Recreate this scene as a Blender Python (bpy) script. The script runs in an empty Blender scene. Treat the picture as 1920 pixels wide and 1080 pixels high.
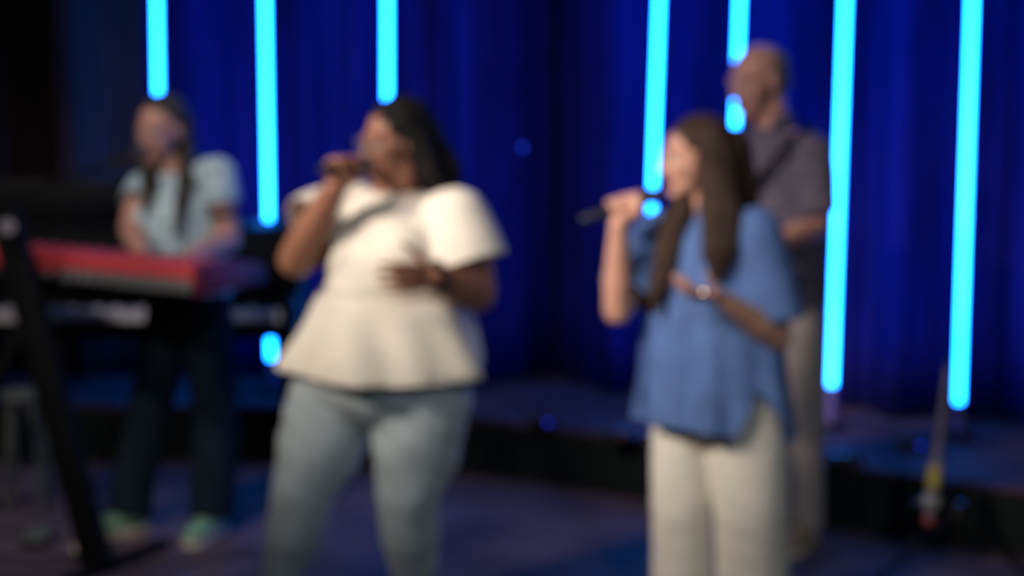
import bpy, bmesh, math, random
from mathutils import Vector, Matrix, noise
random.seed(7)
sc = bpy.context.scene
COL = sc.collection
V = Vector
PI = math.pi

# ------------------------------------------------------------------ camera
CAM_H = 1.82
PITCH = math.radians(8.7)
FPX = 3137.0                         # focal length in pixels of a 1920 px wide frame
cam_d = bpy.data.cameras.new('camera')
cam_d.sensor_width = 36.0
cam_d.lens = FPX / 1920 * 36
cam_d.clip_start = 0.05
cam_d.clip_end = 100
cam_d.dof.use_dof = True             # the photograph is focused far in front of the stage
cam_d.dof.focus_distance = 1.5
cam_d.dof.aperture_fstop = 2.9
cam = bpy.data.objects.new('camera', cam_d)
cam.location = (0, 0, CAM_H)
cam.rotation_euler = (PI / 2 - PITCH, 0, 0)
COL.objects.link(cam)
sc.camera = cam

def at(px, py, Y):
    """world point seen at photo pixel (px, py) that stands Y metres in front of the camera"""
    a = (px - 960) / FPX
    b = (540 - py) / FPX
    c, s = math.cos(PITCH), math.sin(PITCH)
    d = V((a, c + b * s, -s + b * c))
    t = Y / d.y
    return V((0, 0, CAM_H)) + d * t

# ------------------------------------------------------------------ world and view
w = bpy.data.worlds.new('dark_hall')
sc.world = w
w.use_nodes = True
w.node_tree.nodes['Background'].inputs[0].default_value = (0.55, 0.75, 1.0, 1)
w.node_tree.nodes['Background'].inputs[1].default_value = 0.008
sc.view_settings.view_transform = 'Standard'
sc.view_settings.look = 'None'
sc.view_settings.gamma = 1
sc.view_settings.exposure = 0
sc.view_settings.use_curve_mapping = False

# ------------------------------------------------------------------ key spots and fill spots, all out of view
def spot(name, loc, target, power, color, size, blend, radius):
    l = bpy.data.lights.new(name, 'SPOT')
    l.energy = power
    l.color = color
    l.spot_size = math.radians(size)
    l.spot_blend = blend
    l.shadow_soft_size = radius
    o = bpy.data.objects.new(name, l)
    o.location = loc
    o.rotation_euler = (V(target) - V(loc)).to_track_quat('-Z', 'Y').to_euler()
    COL.objects.link(o)
    return o
spot('stage_spot_key', (-4.7, 2.0, 4.2), (-0.34, 4.9, 1.15), 1560, (1.0, 0.87, 0.73), 15, 0.8, 0.42)
spot('stage_spot_key', (-3.1, 0.5, 4.2), (0.56, 4.9, 1.15), 1000, (1.0, 0.87, 0.76), 15, 0.8, 0.42)
spot('fill_spot_wash', (1.6, -1.8, 4.4), (0.2, 5.2, 0.8), 330, (0.84, 0.94, 1.0), 40, 0.8, 0.25)
spot('fill_spot_wash', (-1.9, 2.2, 5.4), (-1.6, 6.1, 0.75), 470, (1.0, 0.94, 0.92), 30, 0.9, 0.25)  # added fill to brighten piano keys, player and floor at the left
spot('fill_spot_side', (-4.4, 1.6, 4.2), (-1.4, 6.0, 1.3), 330, (1.0, 0.88, 0.84), 30, 0.8, 0.25)
spot('fill_spot_side', (-3.9, 1.25, 4.6), (0.95, 5.8, 1.10), 800, (1.0, 0.82, 0.80), 17, 0.8, 0.2)  # added fill to brighten the man from the left

# ------------------------------------------------------------------ materials
def mat(name, color, rough=0.7, vary=0.15, scale=30, bump=0.0, bscale=200, metal=0.0, emit=None, estr=0.0,
        stretch=None, sheen=0.0, sss=0.0, spec=0.5, color2=None):
    m = bpy.data.materials.new(name)
    m.use_nodes = True
    nt = m.node_tree
    b = nt.nodes['Principled BSDF']
    b.inputs['Roughness'].default_value = rough
    b.inputs['Metallic'].default_value = metal
    b.inputs['Specular IOR Level'].default_value = spec
    tc = nt.nodes.new('ShaderNodeTexCoord')
    mp = nt.nodes.new('ShaderNodeMapping')
    nt.links.new(tc.outputs['Object'], mp.inputs[0])
    if stretch:
        mp.inputs['Scale'].default_value = stretch
    nz = nt.nodes.new('ShaderNodeTexNoise')
    nz.inputs['Scale'].default_value = scale
    nz.inputs['Detail'].default_value = 4
    nt.links.new(mp.outputs[0], nz.inputs['Vector'])
    rp = nt.nodes.new('ShaderNodeValToRGB')
    c = V(color[:3])
    lo = c * (1 - vary)
    hi = V(color2[:3]) if color2 else c * (1 + vary)
    rp.color_ramp.elements[0].position = 0.35
    rp.color_ramp.elements[1].position = 0.65
    rp.color_ramp.elements[0].color = (*lo, 1)
    rp.color_ramp.elements[1].color = (*[min(1, x) for x in hi], 1)
    nt.links.new(nz.outputs['Fac'], rp.inputs[0])
    nt.links.new(rp.outputs[0], b.inputs['Base Color'])
    if bump:
        n2 = nt.nodes.new('ShaderNodeTexNoise')
        n2.inputs['Scale'].default_value = bscale
        nt.links.new(mp.outputs[0], n2.inputs['Vector'])
        bp = nt.nodes.new('ShaderNodeBump')
        bp.inputs['Strength'].default_value = bump
        bp.inputs['Distance'].default_value = 0.01
        nt.links.new(n2.outputs['Fac'], bp.inputs['Height'])
        nt.links.new(bp.outputs[0], b.inputs['Normal'])
    if emit:
        b.inputs['Emission Color'].default_value = (*emit, 1)
        b.inputs['Emission Strength'].default_value = estr
    if sheen:
        b.inputs['Sheen Weight'].default_value = sheen
    if sss:
        b.inputs['Subsurface Weight'].default_value = sss
        b.inputs['Subsurface Radius'].default_value = (0.012, 0.005, 0.003)
        b.inputs['Subsurface Scale'].default_value = 1.0
    return m

M = {
    'floor': mat('stage_floor', (0.092, 0.058, 0.066), 0.62, 0.25, 3.0, 0.08, 60, spec=0.25),
    'riser': mat('riser_carpet', (0.010, 0.013, 0.013), 0.95, 0.3, 40, 0.3, 300, spec=0.1),
    'riser_top': mat('riser_deck', (0.065, 0.034, 0.045), 0.7, 0.3, 6, 0.1, 100, spec=0.2),
    'curtain': mat('curtain_velvet', (0.008, 0.0065, 0.080), 0.95, 0.3, 9, 0.15, 250, stretch=(1, 1, 0.15), spec=0.1),
    'drape': mat('drape_black', (0.034, 0.019, 0.020), 0.95, 0.3, 9, 0.15, 250, stretch=(1, 1, 0.15), spec=0.1),
    'tube': mat('tube_glow', (0.4, 0.6, 0.9), 0.4, 0.02, 5, emit=(0.0045, 0.20, 1.0), estr=24),
    'tube_base': mat('tube_sleeve', (0.24, 0.17, 0.42), 0.35, 0.1, 20),  # lavender colour stands in for the tube's diffused glow
    'black': mat('black_metal', (0.0035, 0.0035, 0.0035), 0.7, 0.2, 40, spec=0.12),
    'blackplastic': mat('black_plastic', (0.013, 0.013, 0.014), 0.5, 0.2, 60, 0.05, 400),
    'piano': mat('black_lacquer', (0.004, 0.004, 0.005), 0.5, 0.2, 10, spec=0.12),
    'whitekey': mat('ivory_key', (0.84, 0.78, 0.78), 0.35, 0.05, 20),
    'blackkey': mat('ebony_key', (0.008, 0.008, 0.008), 0.35, 0.1, 20),
    'red': mat('red_lacquer', (0.50, 0.042, 0.050), 0.5, 0.08, 15),
    'red_shade': mat('red_lacquer_shade', (0.13, 0.006, 0.020), 0.5, 0.08, 15),  # red lacquer with the end cheeks' shade put into the colour
    'greypanel': mat('grey_panel', (0.10, 0.10, 0.095), 0.5, 0.15, 30),
    'connector': mat('connector_metal', (0.5, 0.5, 0.5), 0.3, 0.1, 30, metal=0.8),
    'grille': mat('mic_grille', (0.10, 0.10, 0.11), 0.4, 0.3, 300, 0.5, 600, metal=0.7),
    'micbody': mat('mic_body', (0.014, 0.014, 0.015), 0.4, 0.1, 60),
    'micband': mat('mic_band', (0.12, 0.12, 0.13), 0.35, 0.1, 60, metal=0.5),
    'skin_deep': mat('skin_deep', (0.30, 0.130, 0.080), 0.5, 0.08, 18, 0.03, 500, sss=0.12),
    'skin_fair': mat('skin_fair', (0.62, 0.33, 0.235), 0.5, 0.07, 18, 0.03, 500, sss=0.15),
    'skin_rosy': mat('skin_rosy', (0.50, 0.25, 0.19), 0.5, 0.07, 18, 0.03, 500, sss=0.15),
    'skin_tan': mat('skin_tan', (0.40, 0.20, 0.13), 0.5, 0.07, 18, 0.03, 500, sss=0.12),
    'lip': mat('lip', (0.34, 0.135, 0.11), 0.4, 0.1, 60),
    'mouth': mat('mouth_inside', (0.05, 0.012, 0.012), 0.6, 0.1, 40),
    'eyewhite': mat('eye_white', (0.75, 0.73, 0.70), 0.2, 0.03, 40),
    'iris': mat('eye_iris', (0.035, 0.018, 0.010), 0.15, 0.2, 200),
    'hair_black': mat('hair_black', (0.006, 0.005, 0.005), 0.8, 0.5, 25, 0.5, 60, stretch=(2, 2, 0.5), spec=0.2),
    'hair_brown': mat('hair_brown', (0.040, 0.019, 0.012), 0.6, 0.5, 60, 0.5, 150, stretch=(2, 2, 0.12), spec=0.3),
    'hair_dark': mat('hair_dark_brown', (0.042, 0.030, 0.019), 0.6, 0.5, 60, 0.5, 150, stretch=(2, 2, 0.12), spec=0.3),
    'hair_grey': mat('hair_grey', (0.13, 0.10, 0.09), 0.7, 0.4, 120, 0.4, 400),
    'blouse': mat('blouse_cotton', (0.76, 0.70, 0.61), 0.85, 0.05, 12, 0.12, 260, sheen=0.1),
    'jeans': mat('pale_denim', (0.39, 0.45, 0.49), 0.85, 0.10, 14, 0.25, 420),
    'tunic': mat('blue_chambray', (0.070, 0.138, 0.34), 0.85, 0.12, 14, 0.2, 420),
    'pants_white': mat('cream_denim', (0.68, 0.64, 0.57), 0.85, 0.06, 14, 0.2, 420),
    'mint': mat('mint_print', (0.36, 0.50, 0.51), 0.85, 0.25, 42, 0.12, 260, color2=(0.55, 0.67, 0.72)),
    'navy': mat('dark_teal_cotton', (0.0035, 0.010, 0.018), 0.9, 0.2, 14, 0.2, 420, spec=0.2),
    'shirt_man': mat('grey_check_cotton', (0.075, 0.062, 0.100), 0.85, 0.35, 55, 0.12, 260, color2=(0.125, 0.105, 0.15)),
    'khaki': mat('khaki_cotton', (0.37, 0.31, 0.27), 0.85, 0.08, 14, 0.2, 420),
    'strap': mat('black_webbing', (0.010, 0.010, 0.012), 0.8, 0.2, 60, 0.2, 500),
    'shoe_green': mat('shoe_green', (0.16, 0.30, 0.17), 0.7, 0.3, 30),
    'shoe_cream': mat('shoe_cream', (0.55, 0.48, 0.36), 0.6, 0.1, 30),
    'shoe_pink': mat('shoe_pink', (0.45, 0.20, 0.18), 0.7, 0.1, 30),
    'shoe_tan': mat('shoe_tan', (0.34, 0.23, 0.15), 0.6, 0.1, 30),
    'shoe_white': mat('shoe_white', (0.65, 0.63, 0.60), 0.6, 0.05, 30),
    'gold': mat('ring_gold', (0.95, 0.58, 0.36), 0.24, 0.05, 30, metal=1.0),
    'glasses': mat('glasses_frame', (0.45, 0.40, 0.38), 0.25, 0.05, 30, metal=0.6),
    'yellow': mat('yellow_tape', (0.40, 0.32, 0.06), 0.6, 0.15, 30),
    'redcap': mat('red_cap', (0.34, 0.06, 0.06), 0.5, 0.1, 30),
    'grey': mat('grey_metal', (0.28, 0.27, 0.27), 0.4, 0.15, 30, metal=0.3),
    'greygreen': mat('grey_green_vinyl', (0.075, 0.085, 0.070), 0.6, 0.2, 30),
    'pole_grey': mat('pole_grey', (0.19, 0.165, 0.19), 0.5, 0.1, 30, metal=0.2),
    'bluelamp': mat('blue_indicator', (0.05, 0.08, 0.3), 0.4, 0.05, 30, emit=(0.01, 0.04, 1.0), estr=1.3),
    'cable': mat('black_cable', (0.010, 0.010, 0.010), 0.6, 0.1, 30),
}
gl = bpy.data.materials.new('lens_glass'); gl.use_nodes = True
_t = gl.node_tree
_t.nodes.remove(_t.nodes['Principled BSDF'])
_n = _t.nodes.new('ShaderNodeTexNoise'); _n.inputs['Scale'].default_value = 3
_r = _t.nodes.new('ShaderNodeValToRGB')
_r.color_ramp.elements[0].color = (0.93, 0.94, 0.95, 1); _r.color_ramp.elements[1].color = (0.97, 0.97, 0.97, 1)
_tr = _t.nodes.new('ShaderNodeBsdfTransparent'); _gs = _t.nodes.new('ShaderNodeBsdfGlossy'); _gs.inputs['Roughness'].default_value = 0.05
_mx = _t.nodes.new('ShaderNodeMixShader'); _mx.inputs[0].default_value = 0.05
_t.links.new(_n.outputs['Fac'], _r.inputs[0]); _t.links.new(_r.outputs[0], _tr.inputs[0])
_t.links.new(_tr.outputs[0], _mx.inputs[1]); _t.links.new(_gs.outputs[0], _mx.inputs[2])
_t.links.new(_mx.outputs[0], _t.nodes['Material Output'].inputs[0])
M['glass'] = gl

# ------------------------------------------------------------------ object helpers
def origin_of(o):
    p = V((0, 0, 0))
    while o is not None:
        p += o.location
        o = o.parent
    return p

def link(name, me, m, parent=None, smooth=True):
    """mesh given in world coordinates -> object under parent"""
    o = bpy.data.objects.new(name, me)
    COL.objects.link(o)
    if m is not None:
        me.materials.clear(); me.materials.append(m)
    if parent is not None:
        o.parent = parent
        off = origin_of(parent)
        me.transform(Matrix.Translation(-off))
    if smooth and len(me.polygons):
        me.polygons.foreach_set('use_smooth', [True] * len(me.polygons))
    return o

def tag(o, label=None, cat=None, group=None, kind=None):
    if label: o['label'] = label
    if cat: o['category'] = cat
    if group: o['group'] = group
    if kind: o['kind'] = kind
    return o

def thing(name, loc, label, cat, group=None):
    o = bpy.data.objects.new(name, None)
    o.empty_display_size = 0.05
    COL.objects.link(o)
    o.location = loc
    return tag(o, label, cat, group)

def basis(d, up=V((0, 0, 1))):
    d = d.normalized()
    if abs(d.dot(up)) > 0.98:
        up = V((1, 0, 0))
    x = up.cross(d).normalized()
    y = d.cross(x).normalized()
    return x, y, d

class S:
    """collects closed solids in world coordinates"""
    def __init__(self):
        self.v = []; self.f = []
    def rings(self, rings, cap=True):
        n = len(rings[0]); b = len(self.v)
        for r in rings:
            self.v.extend(r)
        for i in range(len(rings) - 1):
            for k in range(n):
                k2 = (k + 1) % n
                self.f.append((b + i * n + k, b + i * n + k2, b + (i + 1) * n + k2, b + (i + 1) * n + k))
        if cap:
            self.f.append(tuple(b + k for k in reversed(range(n))))
            e = b + (len(rings) - 1) * n
            self.f.append(tuple(e + k for k in range(n)))
        return self
    def ell(self, c, r, X=V((1, 0, 0)), Y=V((0, 1, 0)), Z=V((0, 0, 1)), n=16, m=10):
        c = V(c)
        rr = []
        for i in range(m + 1):
            t = -PI / 2 + PI * i / m
            ct = max(math.cos(t), 0.02); st = math.sin(t)
            rr.append([c + X * (r[0] * ct * math.cos(a)) + Y * (r[1] * ct * math.sin(a)) + Z * (r[2] * st)
                       for a in (2 * PI * k / n for k in range(n))])
        return self.rings(rr)
    def cap(self, p0, p1, r0, r1, n=12, flat=False):
        p0 = V(p0); p1 = V(p1)
        x, y, d = basis(p1 - p0)
        rr = []
        circ = lambda c, r: [c + x * (r * math.cos(2 * PI * k / n)) + y * (r * math.sin(2 * PI * k / n)) for k in range(n)]
        if flat:
            rr = [circ(p0, r0), circ(p1, r1)]
        else:
            for i in range(4):
                t = PI / 2 * (1 - i / 4)
                rr.append(circ(p0 - d * (r0 * math.sin(t)), max(r0 * math.cos(t), r0 * 0.05)))
            rr.append(circ(p0, r0)); rr.append(circ(p1, r1))
            for i in range(1, 5):
                t = PI / 2 * i / 4
                rr.append(circ(p1 + d * (r1 * math.sin(t)), max(r1 * math.cos(t), r1 * 0.05)))
        return self.rings(rr)
    def chain(self, pts, rad, n=12):
        for i in range(len(pts) - 1):
            self.cap(pts[i], pts[i + 1], rad[i], rad[i + 1], n)
        return self
    def tube(self, pts, rad, n=12, up=V((0, 0, 1)), ry=None):
        """one swept tube with flat ends"""
        pts = [V(p) for p in pts]
        rr = []
        for i, p in enumerate(pts):
            a = pts[max(i - 1, 0)]; b = pts[min(i + 1, len(pts) - 1)]
            x, y, d = basis(b - a, up)
            r = rad[i] if isinstance(rad, (list, tuple)) else rad
            q = r if ry is None else (ry[i] if isinstance(ry, (list, tuple)) else ry)
            rr.append([p + x * (r * math.cos(2 * PI * k / n)) + y * (q * math.sin(2 * PI * k / n)) for k in range(n)])
        return self.rings(rr)
    def loft(self, spec, n=28, pw=2.0):
        """spec: (centre, side half width vector, front half depth vector)"""
        rr = []
        for c, a, b in spec:
            ring = []
            for k in range(n):
                t = 2 * PI * k / n
                ct, st = math.cos(t), math.sin(t)
                e = 2.0 / pw
                ring.append(V(c) + V(a) * (math.copysign(abs(ct) ** e, ct)) + V(b) * (math.copysign(abs(st) ** e, st)))
            rr.append(ring)
        return self.rings(rr)
    def box(self, c, hx, hy, hz, X=V((1, 0, 0)), Y=V((0, 1, 0)), Z=V((0, 0, 1))):
        c = V(c)
        q = [c + X * hx * a + Y * hy * b_ for a, b_ in ((-1, -1), (1, -1), (1, 1), (-1, 1))]
        return self.rings([[p - Z * hz for p in q], [p + Z * hz for p in q]])
    def mesh(self, name):
        me = bpy.data.meshes.new(name)
        me.from_pydata([tuple(p) for p in self.v], [], self.f)
        bm = bmesh.new(); bm.from_mesh(me)
        bmesh.ops.recalc_face_normals(bm, faces=bm.faces)
        bm.to_mesh(me); bm.free()
        return me

def build(name, s, m, parent=None, smooth=True, bevel=0.0):
    me = s.mesh(name)
    if bevel:
        bm = bmesh.new(); bm.from_mesh(me)
        ed = [e for e in bm.edges if len(e.link_faces) == 2 and e.calc_face_angle(0) > 0.6]
        bmesh.ops.bevel(bm, geom=ed, offset=bevel, segments=2, affect='EDGES', profile=0.5)
        bm.to_mesh(me); bm.free()
    o = link(name, me, m, parent, smooth)
    if smooth:
        try:
            me.set_sharp_from_angle(angle=math.radians(40))
        except Exception:
            pass
    return o

def grow(name, s, m, parent, voxel=0.006, iters=4, disp=None, cut=None, thick=0.0, factor=0.5):
    """union of solids as one continuous surface; optional displacement, cut openings and cloth thickness"""
    me = s.mesh(name + '_raw')
    tmp = bpy.data.objects.new('tmp', me)
    COL.objects.link(tmp)
    md = tmp.modifiers.new('r', 'REMESH'); md.mode = 'VOXEL'; md.voxel_size = voxel
    if iters:
        sm = tmp.modifiers.new('s', 'SMOOTH'); sm.factor = factor; sm.iterations = iters
    dg = bpy.context.evaluated_depsgraph_get()
    out = bpy.data.meshes.new_from_object(tmp.evaluated_get(dg))
    bpy.data.objects.remove(tmp); bpy.data.meshes.remove(me)
    out.name = name
    if disp or cut:
        bm = bmesh.new(); bm.from_mesh(out)
        bm.normal_update()
        if disp:
            nv = [disp(v.co, v.normal) for v in bm.verts]
            for v, c in zip(bm.verts, nv):
                v.co = c
            bm.normal_update()
        if cut:
            dele = [f for f in bm.faces if cut(f.calc_center_median(), f.normal)]
            bmesh.ops.delete(bm, geom=dele, context='FACES')
            lv = [v for v in bm.verts if not v.link_faces]
            bmesh.ops.delete(bm, geom=lv, context='VERTS')
        bm.to_mesh(out); bm.free()
    o = link(name, out, m, parent)
    if thick:
        so = o.modifiers.new('thickness', 'SOLIDIFY'); so.thickness = thick; so.offset = -1
    return o

# ------------------------------------------------------------------ the setting
RISER_Z = 0.245
def prism(name, poly, z0, z1, m, parent=None):
    s = S(); s.rings([[V((x, y, z0)) for x, y in poly], [V((x, y, z1)) for x, y in poly]])
    return build(name, s, m, parent, smooth=False)

tag(prism('floor', [(-6, -3), (6, -3), (6, 9.5), (-6, 9.5)], -0.05, 0.0, M['floor']),
    'dark scuffed stage floor in front of the black riser', 'floor', kind='structure')

front = [(-4.2, 7.0), (-1.0, 6.98), (-0.13, 6.76), (1.62, 5.76), (4.2, 4.3)]
poly = front + [(4.2, 8.6), (-4.2, 8.6)]
ri = tag(prism('riser', poly, 0.0, RISER_Z - 0.02, M['riser']), 'low black carpeted stage riser along the curtain', 'riser', kind='structure')
# deck boards on the riser: thin panels side by side
xs = [-4.2, -2.6, -1.0, -0.13, 0.745, 1.62, 2.9, 4.2]
def front_y(x):
    for (a, b), (c, d) in zip(front, front[1:]):
        if a <= x <= c:
            return b + (d - b) * (x - a) / (c - a)
    return front[-1][1]
for a, b in zip(xs, xs[1:]):
    g = 0.004
    prism('deck_panel', [(a + g, front_y(a + g) - 0.01), (b - g, front_y(b - g) - 0.01), (b - g, 8.6), (a + g, 8.6)], RISER_Z - 0.02, RISER_Z, M['riser_top'], ri)

tag(prism('wall_back', [(-6, 9.3), (6, 9.3), (6, 9.5), (-6, 9.5)], 0.0, 4.6, M['drape']), 'black rear wall of the stage', 'wall', kind='structure')
# curtain: pleated panels along a gentle bend behind the tubes
path = [V((-4.2, 7.55, 0)), V((-2.6, 7.62, 0)), V((-1.5, 7.62, 0)), V((-0.5, 7.52, 0)), V((0.1, 7.42, 0)), V((0.7, 7.2, 0)),
        V((1.35, 6.92, 0)), V((2.0, 6.62, 0)), V((2.8, 6.25, 0)), V((4.0, 5.7, 0))]
def path_at(u):
    u = max(0, min(len(path) - 1.0001, u))
    i = int(u); t = u - i
    p0 = path[max(i - 1, 0)]; p1 = path[i]; p2 = path[i + 1]; p3 = path[min(i + 2, len(path) - 1)]
    return 0.5 * ((2 * p1) + (-p0 + p2) * t + (2 * p0 - 5 * p1 + 4 * p2 - p3) * t * t + (-p0 + 3 * p1 - 3 * p2 + p3) * t ** 3)
_acc = [0.0]
_N = 4000
_pp = [path_at((len(path) - 1) * i / _N) for i in range(_N + 1)]
for a, b in zip(_pp, _pp[1:]):
    _acc.append(_acc[-1] + (b - a).length)
def curtain(u0, u1, m, label, seed, off=0.0):
    K = 360
    pts = [path_at(u0 + (u1 - u0) * i / K) for i in range(K + 1)]
    acc = [_acc[min(_N, int((u0 + (u1 - u0) * i / K) / (len(path) - 1) * _N))] for i in range(K + 1)]
    ph = (0.4, 2.1, 3.9, 1.2)
    zs = [RISER_Z + 0.012, 0.6, 1.0, 1.5, 2.0, 2.6, 3.4]
    v = []; f = []
    for z in zs:
        for i, p in enumerate(pts):
            q = pts[min(i + 1, K)] - pts[max(i - 1, 0)]
            nrm = V((q.y, -q.x, 0)).normalized()
            a = acc[i]
            wv = 0.035 * math.sin(a * 2 * PI / 0.27 + ph[0] + 1.4 * math.sin(a * 3.1 + ph[1]) + 0.12 * math.sin(z * 1.7 + a * 4))
            wv += 0.075 * math.sin(a * 2 * PI / 0.62 + ph[2] + 0.1 * z) + 0.005 * math.sin(a * 2 * PI / 0.083 + ph[3] + 0.3 * z)
            wv -= 0.20 * math.exp(-((p.x - 0.12) / 0.085) ** 2)      # deep fold between the singers
            c = p + nrm * (wv + off)
            v.append((c.x, c.y, z))
    n = K + 1
    for j in range(len(zs) - 1):
        for i in range(K):
            f.append((j * n + i, j * n + i + 1, (j + 1) * n + i + 1, (j + 1) * n + i))
    me = bpy.data.meshes.new('curtain_panel'); me.from_pydata(v, [], f)
    o = link('curtain_panel', me, m)
    so = o.modifiers.new('thickness', 'SOLIDIFY'); so.thickness = 0.006
    return tag(o, label, 'curtain', 'pleated stage curtains')
curtain(0.0, 1.83, M['drape'], 'blackest curtain panel at the far left behind the piano', 1)
curtain(1.835, 3.70, M['curtain'], 'pleated navy curtain panel behind the keyboard player and white-bloused singer', 2)
curtain(3.705, 5.35, M['curtain'], 'pleated navy curtain panel between the two singers', 3)
curtain(5.355, 6.95, M['curtain'], 'pleated navy curtain panel behind the man in the grey shirt', 4)
curtain(6.955, 9.0, M['curtain'], 'pleated navy curtain panel at the far right behind the boom stand', 5)

# ------------------------------------------------------------------ glowing tubes
def light_tube(xt, yt, xb, yb, Y, lit_end_px, label, r=0.0135):
    """line through two photo points at depth Y, standing on the riser"""
    a = at(xt, yt, Y); b = at(xb, yb, Y)
    d = (a - b) / (a.z - b.z)                   # per metre of height
    base = b + d * (RISER_Z - b.z)
    lit = at(xb, lit_end_px, Y).z
    t = thing('light_tube', base, label, 'light tube', 'vertical light tubes before the curtain')
    P = lambda z: base + d * (z - RISER_Z)
    build('glow_tube', S().cap(P(lit), P(3.2), r, r, 16, flat=True), M['tube'], t)
    build('sleeve', S().tube([P(RISER_Z + 0.02), P(lit)], r * 1.05, 16), M['tube_base'], t)
    build('foot', S().cap(P(RISER_Z), P(RISER_Z) + V((0, 0, 0.02)), 0.055, 0.05, 20, flat=True), M['black'], t)
    build('end_cap', S().cap(P(3.2), P(3.22), r * 1.2, r * 1.2, 16, flat=True), M['black'], t)
    return t
light_tube(294, 0, 300, 440, 7.32, 690, 'glowing cyan tube that ends behind the keyboard player\'s head')
light_tube(497, 0, 504, 440, 7.22, 672, 'glowing cyan tube between the keyboard player and the white-bloused singer')
light_tube(726, 0, 726, 600, 7.15, 690, 'glowing cyan tube above the head of the white-bloused singer')
light_tube(1236, 0, 1222, 400, 6.86, 700, 'glowing cyan tube just before the face of the singer in blue')
light_tube(1387, 0, 1379, 215, 6.72, 710, 'glowing cyan tube showing beside the face of the man in grey')
light_tube(1585, 0, 1559, 735, 6.58, 722, 'glowing cyan tube right beside the man in grey', 0.0155)
light_tube(1823, 0, 1797, 765, 6.40, 754, 'rightmost glowing cyan tube, beside the tilted boom stand', 0.0150)

# ------------------------------------------------------------------ people: anatomy helpers
def head(s, c, F, U, k=1.0, ears=True):
    F = F.normalized(); L = U.cross(F).normalized(); U = F.cross(L).normalized()
    P = lambda f, l, u: c + (F * f + L * l + U * u) * k
    E = lambda f, l, u, rf, rl, ru: s.ell(P(f, l, u), (rf * k, rl * k, ru * k), F, L, U)
    E(-0.012, 0, 0.035, 0.094, 0.074, 0.078)
    E(0.030, 0, -0.020, 0.058, 0.061, 0.075)
    E(0.036, 0, -0.066, 0.044, 0.049, 0.040)
    E(0.070, 0, -0.095, 0.018, 0.021, 0.017)
    s.cap(P(0.078, -0.034, 0.024), P(0.078, 0.034, 0.024), 0.012 * k, 0.012 * k)
    s.chain([P(0.082, 0, 0.016), P(0.095, 0, -0.006), P(0.104, 0, -0.024)], [0.008 * k, 0.009 * k, 0.0115 * k])
    for q in (-1, 1):
        E(0.093, q * 0.012, -0.027, 0.010, 0.008, 0.008)
        E(0.0735, q * 0.031, 0.0095, 0.0150, 0.017, 0.0075)
        E(0.0730, q * 0.031, -0.0085, 0.0125, 0.015, 0.0055)
        E(0.052, q * 0.039, -0.018, 0.025, 0.022, 0.030)
        if ears:
            E(-0.006, q * 0.075, -0.006, 0.019, 0.008, 0.031)
    s.cap(P(0.083, -0.016, -0.052), P(0.083, 0.016, -0.052), 0.008 * k, 0.008 * k)
    s.cap(P(0.080, -0.014, -0.070), P(0.080, 0.014, -0.070), 0.008 * k, 0.008 * k)
    return P, F, L, U

def face_parts(root, hd, k, brow, open_mouth=0.012, lip='lip'):
    P, F, L, U = hd
    for q in (-1, 1):
        c = P(0.0745, q * 0.031, 0.000)
        e = build('eye', S().ell(c, (0.0125 * k,) * 3, F, L, U), M['eyewhite'], root)
        build('iris', S().ell(c + F * 0.0095 * k, (0.0040 * k, 0.0058 * k, 0.0058 * k), F, L, U), M['iris'], e)
        build('eyebrow', S().tube([P(0.087, q * 0.014, 0.027), P(0.087, q * 0.030, 0.031), P(0.076, q * 0.047, 0.026)],
                                  [0.003 * k, 0.0035 * k, 0.002 * k], 8), brow, root)
    oc = P(0.084, 0, -0.061)
    build('mouth', S().ell(oc, (0.010 * k, 0.017 * k, (0.004 + open_mouth * 0.8) * k), F, L, U), M['mouth'], root)
    pts = []
    for i in range(25):
        t = 2 * PI * i / 24
        bul = 0.010 - 0.006 * abs(math.cos(t))
        pts.append(oc + F * bul * k + L * (0.022 * math.cos(t) * k) + U * ((0.005 + open_mouth) * math.sin(t) * k))
    build('lips', S().tube(pts, 0.0036 * k, 8, up=F), M[lip], root)

def hand(s, wrist, D, N, T, curl=(20, 25, 15), k=1.0, spread=0.10, thumb=(0.65, 0.75, 0.25)):
    """open hand: D towards the fingers, N out of the palm, T towards the thumb side"""
    D = D.normalized(); T = (T - D * T.dot(D)).normalized()
    Nn = D.cross(T).normalized()
    if Nn.dot(N) < 0: Nn = -Nn
    FJ = []
    off = (0.031, 0.0105, -0.0105, -0.031)
    ln = ((0.043, 0.026, 0.021), (0.047, 0.030, 0.022), (0.043, 0.028, 0.022), (0.034, 0.021, 0.019))
    kn = (0.088, 0.091, 0.087, 0.079)
    s.ell(wrist + D * 0.045 * k, (0.046 * k, 0.034 * k, 0.014 * k), D, T, Nn)
    for i in range(4):
        a = wrist + T * (off[i] * 0.5 * k) + D * 0.01 * k
        b = wrist + D * kn[i] * k + T * off[i] * k
        s.cap(a, b, 0.0135 * k, 0.0105 * k)
        fd = (D + T * (off[i] / 0.031 * spread)).normalized()
        ang = 0
        p = b
        rad = (0.0092, 0.0084, 0.0078, 0.0068)
        for j in range(3):
            ang += math.radians(curl[j] * (1 + 0.12 * i))
            dd = fd * math.cos(ang) + Nn * math.sin(ang)
            q = p + dd * ln[i][j] * k
            s.cap(p, q, rad[j] * k, rad[j + 1] * k, 10)
            if j == 0: FJ.append((p, q))
            p = q
    p = wrist + D * 0.022 * k + T * 0.020 * k
    td = (D * thumb[0] + T * thumb[1] + Nn * thumb[2]).normalized()
    for j, (l, r0, r1) in enumerate(((0.042, 0.0145, 0.0115), (0.033, 0.0110, 0.0100), (0.027, 0.0098, 0.0080))):
        q = p + td * l * k
        s.cap(p, q, r0 * k, r1 * k, 10)
        td = (td + D * 0.25 + Nn * 0.15).normalized()
        p = q
    return FJ

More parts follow.
